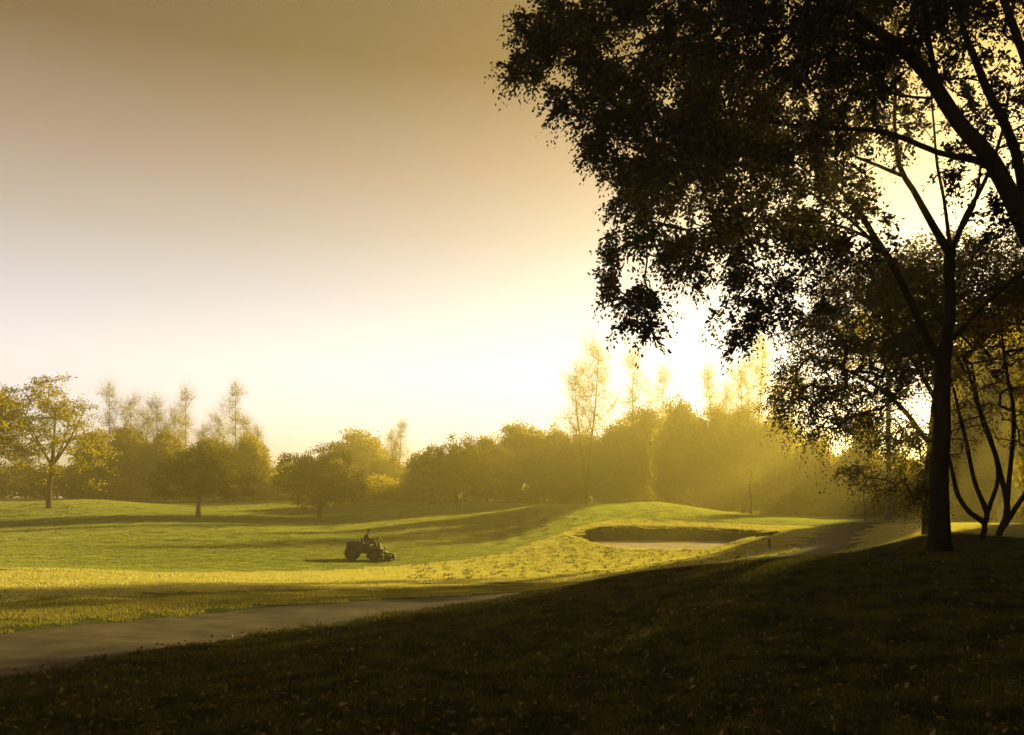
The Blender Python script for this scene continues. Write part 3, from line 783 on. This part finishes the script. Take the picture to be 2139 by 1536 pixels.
GW = 'tall feathery trees behind the tree line'
GR = 'round trees of the tree line'
for a in [
 (0,228,822,138,75,'thin feathery tree rising right beside the loose-crowned tree on the left mound'),
 (1,290,845,142,90,'pale feathery treetop, second to rise right of the left mound tree'),
 (2,345,850,140,90,'forked feathery tree above the left umbrella tree'),
 (0,388,830,145,70,'faint slim feathery tree rising straight behind the left umbrella tree'),
 (1,440,880,140,80,'short feathery top just right above the left umbrella tree'),
 (0,492,820,136,75,'tallest feathery spire of the left group, nearest the gap of sky'),
 (2,525,885,133,70,'stubby feathery tree at the edge of the open gap of sky'),
 (2,828,893,150,60,'small wispy tree between the pale round tree and the broad dense one'),
 (1,1225,742,140,120,'tallest lone feathery tree above the middle of the tree line'),
 (0,1322,758,138,85,'slim feathery spire, next right of the tallest feathery tree'),
 (0,1385,790,142,80,'low feathery spire above the golden part of the tree line'),
 (2,1500,790,135,90,'bushy feathery tree just left of where the dark leaves hang lowest'),
 (1,1570,730,130,110,'bright yellow feathery tree showing through the hanging leaves'),
 (2,1640,800,126,100,'golden feathery tree half hidden by the dense brown tree')]:
    tall_tree(*a, group=None)
k = 0
for a in [
 (200,905,128,100,'round tree low behind the trunk of the left mound tree'),
 (268,890,134,110,'round golden tree under the first feathery treetops at left'),
 (345,900,132,110,'round tree behind the left side of the umbrella tree on the mound foot'),
 (445,915,130,105,'round tree hidden behind the left umbrella tree'),
 (520,912,128,100,'round tree at the left rim of the gap of sky'),
 (600,962,165,90,'lowest round tree, in the gap of sky left of the flat-topped umbrella tree'),
 (752,900,185,150,'pale hazy round tree rising behind the flat-topped umbrella tree'),
 (690,962,165,130,'low dark round tree behind the flat-topped umbrella tree'),
 (805,958,165,110,'low round tree right of the flat-topped umbrella tree'),
 (890,945,122,110,'dark round tree hugging the left of the broad dense tree'),
 (1015,912,128,110,'dark round tree touching the right of the broad dense tree'),
 (1085,884,138,130,'highest rounded crown left of the tallest feathery tree'),
 (1155,900,142,120,'olive round tree just left below the tallest feathery tree'),
 (1225,905,144,115,'olive round tree at the foot of the tallest feathery tree'),
 (1290,880,142,120,'golden round tree below the slim feathery spire'),
 (1350,852,138,125,'golden round tree behind the crest of the green mound'),
 (1420,842,126,120,'tall golden round tree behind the right side of the green mound'),
 (1490,850,122,120,'golden round tree where the light beams start'),
 (1555,848,118,120,'bright golden round tree crossed by the light beams'),
 (1625,872,112,120,'golden round tree left of the hanging dark boughs'),
 (1700,915,104,120,'yellow-lit round tree behind the tips of the hanging boughs'),
 (1785,935,98,130,'shaded round tree where the far path turns'),
 (1870,940,92,130,'shaded round tree left of the straight dark trunk'),
 (1990,935,88,140,'round tree seen between the straight trunk and the forking stems'),
 (2110,925,84,140,'round tree behind the stems at the right edge')]:
    line_tree(k % 4, *a); k += 1

# undergrowth closing the foot of the tree line
rg = np.random.default_rng(77)
us = rg.uniform(-120, 2300, 14000)
Yb = np.interp(us, [-120, 300, 800, 1100, 1300, 1450, 1600, 1750, 1900, 2300], [122, 124, 124, 138, 136, 122, 106, 94, 82, 70])
Yb = Yb + rg.uniform(-3, 8, len(us)) + np.where(rg.uniform(size=len(us)) < 0.45, 9, 0)
xs_ = (us-CU)/F*Yb
hh = rg.uniform(0, 1, len(us))**0.8*(3.6+1.2*np.sin(us*0.021)+0.8*np.sin(us*0.057))
tips = np.stack([xs_, Yb, ground_z(xs_, Yb)+hh], -1)
dr = rg.normal(size=tips.shape)*0.5+[0, 0, 0.7]; dr /= np.linalg.norm(dr, axis=1)[:, None]
lv, lf = leaves(tips, dr, rg, 16, 0.34, 0.6, 0.45, 0.2, 0.6)
tag(link('undergrowth', nmesh('undergrowth', lv, lf), M['leaf_far']), 'continuous dark undergrowth along the foot of the far tree line', 'undergrowth', kind='stuff')

# trees added out of frame, most beyond the right edge, to shade hill and near haze
GO = 'trees standing out of frame on the right'
for i, (x, y, h, w) in enumerate([(19, 21, 17, 9), (25, 29, 21, 10), (27, 19, 18, 10), (34, 33, 22, 11), (31, 41, 23, 11), (28.5, 44.5, 15, 6), (16, 13, 15, 7), (39.5, 50, 24, 12), (50, 60, 14, 13), (62, 80, 18, 14), (74, 92, 19, 15), (56, 70, 17, 12), (12, 4, 9, 9), (20, -2, 11, 11), (9, -8, 10, 10), (-13, -9, 10, 10), (30, 6, 11, 11), (21.5, 25.5, 15, 8), (14, 8, 9, 8)]):
    b = Vector((x, y, gz1(x, y)-0.05))
    c = copy_tree(protos[i % 4], b, i*1.3, w/WB, 'unseen leafy tree added around and beyond the right edge for its shade', GO, (h/HB)/(w/WB))

for i, (x, y, h, w, th, lb) in enumerate([(31, 73, 20, 9, .6, 'tall tree added far behind the dense tree, left of the straight trunk, for its shade'), (38.5, 70, 19, 8, .5, 'tall tree added far behind the forking stems at right for its shade'), (45.5, 66, 20, 10, .5, 'tall tree added far behind the stems at the very right edge for its shade')]):  # added for shade: their raised crowns darken the grass and path at left
    b = Vector((x, y, gz1(x, y)-0.05))
    dome_tree('tall_tree', b, h, w, lb, 110+i, trunk_h=th, trunk_r=0.22, n=200, per=40, size=0.26, under=1.0, gap=0.48, lobes=10)

for i, (x, y, h, w, lb) in enumerate([(38.6, 97, 12.5, 2.0, 'slim upright tree added behind the dense tree to cut the haze into beams'), (46.2, 89.6, 20, 5.6, 'tall full tree added beyond the far path, just left of the straight trunk, to shade the haze'),
                                      (50, 87, 22, 6.0, 'tall full tree added beyond the far path, just right of the straight trunk, to shade the haze'), (56.2, 82.6, 22, 6.0, 'tall full tree added behind the two forking trees to shade the haze'), (62, 78, 22, 6.2, 'tall full tree added at the very right end of the tree line to shade the haze')]):
    b = Vector((x, y, gz1(x, y)-0.05))  # row added to shade the haze, its gaps letting beams through
    dome_tree('haze_shade_tree' if i else 'slim_beam_tree', b, h, w, lb, 120+i, trunk_h=0.16, trunk_r=0.16, n=620 if i else 240, per=64, size=0.30, under=0.95, gap=0.22 if i else 0.0, lobes=12, skirt=6)

# ------------------------------------------------------------------ mower, its driver and small markers
import bmesh
M['mower_paint'] = solid_mat('mower_paint', (0.016, 0.010, 0.008), (0.028, 0.016, 0.012), 4, rough=0.5, bump=0.05, spec=0.5)
M['rubber'] = solid_mat('rubber', (0.012, 0.011, 0.010), (0.02, 0.018, 0.016), 9, rough=0.85, bump=0.4, spec=0.2)
M['dark_metal'] = solid_mat('dark_metal', (0.03, 0.028, 0.026), (0.06, 0.055, 0.05), 9, rough=0.5, bump=0.1, spec=0.5, metallic=0.6)
M['vinyl'] = solid_mat('seat_vinyl', (0.02, 0.018, 0.018), (0.03, 0.028, 0.027), 9, rough=0.6, bump=0.1)
M['skin'] = solid_mat('skin', (0.22, 0.12, 0.08), (0.28, 0.16, 0.10), 9, rough=0.6, bump=0)
M['cloth_shirt'] = solid_mat('shirt_cloth', (0.018, 0.016, 0.014), (0.03, 0.026, 0.022), 12, rough=0.9, bump=0.2)
M['cloth_trouser'] = solid_mat('trouser_cloth', (0.02, 0.018, 0.016), (0.035, 0.03, 0.026), 12, rough=0.9, bump=0.2)
M['wood_post'] = solid_mat('post_wood', (0.08, 0.055, 0.03), (0.14, 0.10, 0.06), 8, rough=0.9, bump=0.4)
M['white_paint'] = solid_mat('white_paint', (0.7, 0.68, 0.62), (0.8, 0.78, 0.72), 9, rough=0.6, bump=0.05)

class MB:
    def __init__(self): self.bm = bmesh.new()
    def _xf(self, vs, loc, rot):
        for v in vs:
            v.co = (rot @ v.co if rot else v.co) + Vector(loc)
    def box(self, loc, size, rot=None, bevel=0.02, taper=None):
        r = bmesh.ops.create_cube(self.bm, size=1.0); vs = r['verts']
        for v in vs:
            v.co = Vector((v.co.x*size[0], v.co.y*size[1], v.co.z*size[2]))
            if taper and v.co.z > 0: v.co.x *= taper[0]; v.co.y *= taper[1]
        q = rot.to_quaternion() if rot else None
        if bevel:
            es = list({e for v in vs for e in v.link_edges})
            bv = bmesh.ops.bevel(self.bm, geom=es, offset=bevel, segments=2, affect='EDGES', profile=0.6)
            vs = list({v for f in bv['faces'] for v in f.verts} | {v for v in vs if v.is_valid})
        self._xf(vs, loc, q); return self
    def rod(self, p0, p1, r0, r1=None, seg=16):
        p0, p1 = Vector(p0), Vector(p1); d = p1-p0
        r = bmesh.ops.create_cone(self.bm, cap_ends=True, segments=seg, radius1=r0, radius2=r1 if r1 is not None else r0, depth=d.length)
        self._xf(r['verts'], (p0+p1)/2, d.to_track_quat('Z', 'Y')); return self
    def torus(self, loc, axis, Rr, r, seg=28, seg2=10, ribs=0):
        q = Vector(axis).to_track_quat('Z', 'Y'); g = []
        for i in range(seg):
            a = 2*PI*i/seg; ring = []
            k = 1.0 + (0.06 if ribs and i % 2 else 0)
            for j in range(seg2):
                b = 2*PI*j/seg2
                c = Vector(((Rr+r*k*math.cos(b))*math.cos(a), (Rr+r*k*math.cos(b))*math.sin(a), r*1.25*math.sin(b)))
                ring.append(self.bm.verts.new(q @ c + Vector(loc)))
            g.append(ring)
        for i in range(seg):
            for j in range(seg2):
                self.bm.faces.new((g[i][j], g[(i+1) % seg][j], g[(i+1) % seg][(j+1) % seg2], g[i][(j+1) % seg2]))
        return self
    def done(self, name, mat, parent, smooth=True):
        me = bpy.data.meshes.new(name); bmesh.ops.recalc_face_normals(self.bm, faces=self.bm.faces); self.bm.to_mesh(me); self.bm.free()
        if smooth:
            for p_ in me.polygons: p_.use_smooth = len(p_.vertices) == 4 and p_.area < 0.02
        return link(name, me, M[mat], parent)

from mathutils import Euler
mx, my = P(770, 1170, 52).x, 52.0
mz = gz1(mx, my)
mower = tag(link('riding_mower', None, loc=(mx, my, mz)), 'dark ride-on mower driving right across the fairway', 'mower')
sl = (gz1(mx+1, my)-gz1(mx-1, my))/2
mower.rotation_euler = (0, -math.atan(sl), R(6))
MB().box((-0.15, 0, 0.47), (2.0, 0.55, 0.12)).box((0.45, 0, 0.52), (0.8, 0.9, 0.06)).done('chassis', 'dark_metal', mower)
MB().box((-0.12, 0, 0.66), (0.52, 0.80, 0.42), bevel=0.05).box((0.42, 0, 0.62), (0.50, 0.85, 0.26), bevel=0.05).done('body_panel', 'mower_paint', mower)
MB().box((0.36, 0, 0.27), (0.95, 1.28, 0.26), bevel=0.05).box((0.30, 0, 0.45), (0.7, 0.95, 0.20), bevel=0.04).done('mower_deck', 'mower_paint', mower)
hood = MB().box((-0.82, 0, 0.82), (0.95, 0.86, 0.54), bevel=0.07, taper=(0.93, 0.9)).box((-0.85, 0, 1.10), (0.5, 0.5, 0.05), bevel=0.015).done('engine_hood', 'mower_paint', mower)
gm = MB()
for k in range(6): gm.box((-1.295, 0, 0.66+k*0.06), (0.02, 0.6, 0.025), bevel=0)
gm.done('grille', 'dark_metal', hood)
MB().rod((-0.62, 0.22, 1.08), (-0.62, 0.22, 1.28), 0.03).done('exhaust_pipe', 'dark_metal', mower)
for x_, y_, r_ in [(-0.93, 0.52, 0.44), (-0.93, -0.52, 0.44), (0.33, 0.62, 0.38), (0.33, -0.62, 0.38)]:
    wheel = MB().torus((x_, y_, r_), (0, 1, 0), r_*0.72, r_*0.28, ribs=1).done('wheel', 'rubber', mower)
    MB().rod((x_, y_-0.09, r_), (x_, y_+0.09, r_), r_*0.52, seg=24).rod((x_, y_-0.12, r_), (x_, y_+0.12, r_), r_*0.16, seg=12).done('rim', 'dark_metal', wheel)
MB().box((0.36, 0.60, 0.83), (0.62, 0.24, 0.06), bevel=0.02).box((0.36, -0.60, 0.83), (0.62, 0.24, 0.06), bevel=0.02).box((0.72, 0, 0.68), (0.32, 1.2, 0.10), Euler((0, R(38), 0)), bevel=0.03).done('fender', 'mower_paint', mower)
MB().box((-0.17, 0, 0.90), (0.46, 0.48, 0.12), bevel=0.04).box((-0.40, 0, 1.12), (0.10, 0.46, 0.42), Euler((0, R(-10), 0)), bevel=0.04).done('seat', 'vinyl', mower)
MB().box((0.62, 0, 0.78), (0.22, 0.30, 0.50), Euler((0, R(-14), 0)), bevel=0.04, taper=(0.7, 0.8)).rod((0.57, 0, 0.95), (0.46, 0, 1.25), 0.035).box((0.66, -0.14, 1.28), (0.07, 0.20, 0.16), Euler((0, R(-20), 0)), bevel=0.02).rod((0.60, -0.14, 1.0), (0.65, -0.14, 1.24), 0.02).done('steering_console', 'dark_metal', mower)
sw = MB().torus((0.44, 0, 1.28), (-0.36, 0, 1), 0.19, 0.017, seg2=8)
for k in range(3):
    a_ = k*2*PI/3; q_ = Vector((-0.36, 0, 1)).to_track_quat('Z', 'Y')
    sw.rod((0.44, 0, 1.275), Vector((0.44, 0, 1.28)) + q_ @ Vector((0.19*math.cos(a_), 0.19*math.sin(a_), 0)), 0.012, seg=8)
sw.done('steering_wheel', 'dark_metal', mower)
for y_, x_ in [(-0.78, 1.12), (0, 1.30), (0.78, 1.12)]:
    cu = MB().box((x_, y_, 0.33), (0.42, 0.80, 0.10), Euler((0, R(12), 0)), bevel=0.03).box((x_, y_-0.39, 0.24), (0.36, 0.03, 0.28), bevel=0.01).box((x_, y_+0.39, 0.24), (0.36, 0.03, 0.28), bevel=0.01).done('cutting_unit', 'mower_paint', mower)
    rl = MB().rod((x_+0.02, y_-0.37, 0.17), (x_+0.02, y_+0.37, 0.17), 0.11, seg=10)
    rl.rod((x_+0.20, y_-0.37, 0.07), (x_+0.20, y_+0.37, 0.07), 0.07, seg=12).rod((x_-0.20, y_-0.37, 0.07), (x_-0.20, y_+0.37, 0.07), 0.07, seg=12)
    rl.done('reel', 'dark_metal', cu)
    MB().rod((0.62, y_*0.55, 0.52), (x_, y_, 0.42), 0.035, seg=10).done('lift_arm', 'dark_metal', mower)
for y_ in (1, -1): MB().rod((0.80, 0.45*y_, 0.55), (0.98, 0.62*y_, 0.80), 0.03, seg=10).done('hydraulic_cylinder', 'dark_metal', mower)

def skinned(name, chains, mat, parent, sub=2, loc=None):
    """chains: lists of (x, y, z, rx[, ry]); a point already given is reused, so the chains join into one body"""
    bm = bmesh.new(); lay = bm.verts.layers.skin.verify(); seen = {}
    for ch in chains:
        last = None
        for p_ in ch:
            k_ = tuple(round(c_, 4) for c_ in p_[:3])
            if k_ not in seen:
                v = bm.verts.new(p_[:3]); v[lay].radius = (p_[3], p_[4] if len(p_) > 4 else p_[3]); seen[k_] = v
                if len(seen) == 1: v[lay].use_root = True
            v = seen[k_]
            if last is not None and last is not v and not bm.edges.get((last, v)): bm.edges.new((last, v))
            last = v
    me = bpy.data.meshes.new(name); bm.to_mesh(me); bm.free()
    o = link(name, me, M[mat], parent, loc)
    o.modifiers.new('skin', 'SKIN').use_smooth_shade = True
    m_ = o.modifiers.new('sub', 'SUBSURF'); m_.levels = sub; m_.render_levels = sub
    return o

rot_m = mower.matrix_basis.to_3x3() if False else mower.rotation_euler.to_matrix()
pel = (-0.16, 0, 1.02)
def arm(s):
    return [(-0.13, 0, 1.44, .11, .10), (-0.11, 0.17*s, 1.45, .062), (-0.02, 0.27*s, 1.25, .045), (0.14, 0.27*s, 1.19, .042), (0.34, 0.19*s, 1.27, .028), (0.39, 0.185*s, 1.29, .032, .020), (0.43, 0.18*s, 1.305, .034, .016)]
def fingers(s):
    out = []
    for k, (dy, L) in enumerate([(-0.026, .9), (-0.009, 1.0), (0.009, .95), (0.026, .78)]):
        y0 = 0.18*s+dy
        out.append([(0.43, 0.18*s, 1.305, .034, .016), (0.442, y0, 1.318, .009), (0.462, y0, 1.322, .008), (0.478+0.004*L, y0, 1.312, .008), (0.480, y0, 1.312-0.020*L, .007)])
    out.append([(0.39, 0.185*s, 1.29, .032, .020), (0.405, (0.185-0.035)*s, 1.285, .010), (0.432, (0.185-0.045)*s, 1.274, .009), (0.452, (0.185-0.04)*s, 1.268, .008)])
    return out
def leg(s):
    return [(pel[0], 0, pel[2], .13, .15), (-0.12, 0.10*s, 1.01, .085), (0.10, 0.15*s, 1.04, .078), (0.32, 0.18*s, 1.06, .060), (0.36, 0.18*s, 0.90, .055), (0.40, 0.18*s, 0.68, .036), (0.40, 0.18*s, 0.60, .040), (0.50, 0.19*s, 0.575, .036, .030), (0.58, 0.19*s, 0.57, .030, .022)]
torso = [(pel[0], 0, pel[2], .13, .15), (-0.19, 0, 1.18, .12, .14), (-0.17, 0, 1.32, .13, .155), (-0.13, 0, 1.44, .11, .10), (-0.09, 0, 1.53, .05), (-0.07, 0, 1.60, .055), (-0.045, 0, 1.68, .085, .072), (-0.04, 0, 1.76, .082, .070), (-0.045, 0, 1.80, .050, .045)]
face = [[(-0.045, 0, 1.68, .085, .072), (0.045, 0, 1.672, .014), (0.062, 0, 1.665, .009)], [(-0.07, 0, 1.60, .055), (0.0, 0, 1.625, .030, .026)]] + [[(-0.045, 0, 1.68, .085, .072), (-0.05, .078*s_, 1.68, .013, .007)] for s_ in (1, -1)]
seated = skinned('person', [torso, arm(1), arm(-1), leg(1), leg(-1)] + face + fingers(1) + fingers(-1), 'skin', None, loc=(mx, my, mz))
seated.rotation_euler = mower.rotation_euler
tag(seated, 'person in dark clothes and a cap seated on the mower, hands on its wheel', 'person')
def fat(chain, k): return [(p_[0], p_[1], p_[2], p_[3]+k, (p_[4] if len(p_) > 4 else p_[3])+k) for p_ in chain]
skinned('shirt', [fat([(pel[0], 0, 1.08, .12, .14)] + torso[1:4] + [(-0.105, 0, 1.50, .055)], .040), fat(arm(1)[:4]+[(0.28, 0.215, 1.245, .033)], .022), fat(arm(-1)[:4]+[(0.28, -0.215, 1.245, .033)], .022)], 'cloth_shirt', seated)
skinned('trousers', [fat([(pel[0], 0, 1.10, .12, .14), (pel[0], 0, pel[2], .13, .15)], .014), fat(leg(1)[:5]+[(0.40, 0.18, 0.70, .042)], .014), fat(leg(-1)[:5]+[(0.40, -0.18, 0.70, .042)], .014)], 'cloth_trouser', seated)
for s_ in (1, -1):
    skinned('boot', [fat([(0.40, 0.18*s_, 0.70, .036), (0.40, 0.18*s_, 0.605, .040), (0.50, 0.19*s_, 0.58, .036, .030), (0.60, 0.19*s_, 0.575, .030, .022)], .012)], 'rubber', seated)
capm = MB(); r_ = bmesh.ops.create_uvsphere(capm.bm, u_segments=18, v_segments=10, radius=0.105)
for v in r_['verts']:
    v.co.z = max(v.co.z, -0.005)*0.95; v.co.y *= 0.88
    v.co += Vector((-0.045, 0, 1.745))
capm.box((0.075, 0, 1.755), (0.11, 0.14, 0.012), Euler((0, R(8), 0)), bevel=0.005).done('cap', 'cloth_trouser', seated)
for s_ in (1, -1):
    em = MB(); r_ = bmesh.ops.create_uvsphere(em.bm, u_segments=8, v_segments=6, radius=0.011)
    for v in r_['verts']: v.co += Vector((0.034, 0.03*s_, 1.70))
    em.done('eye', 'rubber', seated)

b = base_at(1608, 43.5)
st = MB().rod((0, 0, -0.1), (0, 0, 0.52), 0.055, 0.05, seg=10).rod((0, 0, 0.52), (0, 0, 0.56), 0.05, 0.02, seg=10).done('marker_post', 'wood_post', None)
st.location = b; st.rotation_euler = (R(2), R(-3), 0)
tag(st, 'short dark wooden stake at the left edge of the far path', 'post')
b = base_at(1562, 37.2)
st = MB().rod((0, 0, -0.1), (0, 0, 0.20), 0.022, seg=10).rod((0, 0, 0.20), (0, 0, 0.24), 0.035, 0.03, seg=10).done('marker_peg', 'white_paint', None)
st.location = b
tag(st, 'tiny white peg in the lit rough by the brow of the hill', 'peg')

for u_, v_, Y_, lb, sd_ in [(1568, 985, 73, 'slender pale sapling behind the right end of the green mound', 91), (1806, 1000, 66, 'slender curved sapling beside the bend of the far path', 92)]:
    b = base_at(u_, Y_); h_ = hgt(b, v_)
    build_tree('sapling', b, [([np.array([0, 0, -0.1]), np.array([0.05, 0, h_*0.3]), np.array([-0.08, 0, h_*0.6]), np.array([0.1, 0, h_*0.95])], [0.06, 0.05, 0.04, 0.02])],
               [(np.array([0, 0, h_*0.85]), (0.7, 0.7, h_*0.22), 26)], lb, sd_, 'leaf_far', 'bark_far', per=14, size=0.12, along=0.25, spread=0.16, step=0.3, tip_r=0.006, local=True)

b = base_at(966, 104)
fl = tag(link('golf_flag', None, loc=b), 'small yellow flag hanging on its pin beside the trunk of the broad dense tree', 'golf flag')
MB().rod((0, 0, -0.05), (0, 0, 2.15), 0.025, seg=10).done('pin', 'white_paint', fl)
ys = np.linspace(0, 1, 9); zs = np.linspace(0, 1, 9)
fv = [(-0.03-0.50*a_*(1-0.35*c_), 0.05*math.sin(7*a_+3*c_)*a_, 2.12-0.62*c_-0.38*a_*a_) for c_ in zs for a_ in ys]
ff = [(r_*9+k_, r_*9+k_+1, (r_+1)*9+k_+1, (r_+1)*9+k_) for r_ in range(8) for k_ in range(8)]
M['flag_cloth'] = leafy_mat('flag_cloth', (0.75, 0.62, 0.05), (0.80, 0.66, 0.06), (0.85, 0.70, 0.05), 0.5, 3, gloss=0.02)
link('flag_cloth', nmesh('flag_cloth', fv, ff, True), M['flag_cloth'], fl)

# dark clumps of cut grass lying on the lit rough
rg = np.random.default_rng(55)
n = 240
uu = rg.uniform(850, 1560, n); YY = rg.uniform(33, 51, n)
xx = (uu-CU)/F*YY
k = (path_dist(xx, YY) > 2) & (bunker_d(xx, YY) > 1.1); xx, YY = xx[k], YY[k]
tp = np.stack([xx, YY, ground_z(xx, YY)+0.05], -1)
lv, lf = leaves(tp, np.tile([[0, 0, 1.0]], (len(tp), 1)), rg, 26, 0.07, 0.03, 0.07, 0, 0.5)
tag(link('grass_clippings', nmesh('grass_clippings', lv, lf), M['leaf_mid']), 'small dark clumps of clippings on the lit rough in front of the bunker', 'clippings', kind='stuff')

# ------------------------------------------------------------------ haze
mh, n_, l_ = new_mat('haze')
pv = n_.new('ShaderNodeVolumePrincipled')
pv.inputs['Color'].default_value = (1.0, 0.85, 0.33, 1)
pv.inputs['Density'].default_value = 0.0022
pv.inputs['Anisotropy'].default_value = 0.67
oo = n_.new('ShaderNodeOutputMaterial'); l_.new(pv.outputs[0], oo.inputs['Volume'])
S, Z0, Z1 = 740, float(gz.min())-1.5, 27.0
Vb = [(-S,-S,Z0),(S,-S,Z0),(S,S,Z0),(-S,S,Z0),(-S,-S,Z1),(S,-S,Z1),(S,S,Z1),(-S,S,Z1)]
Fb = [(0,3,2,1),(4,5,6,7),(0,1,5,4),(1,2,6,5),(2,3,7,6),(3,0,4,7)]
tag(link('haze', nmesh('haze', Vb, Fb), mh), 'thin golden morning haze over the whole course', 'haze', kind='stuff')
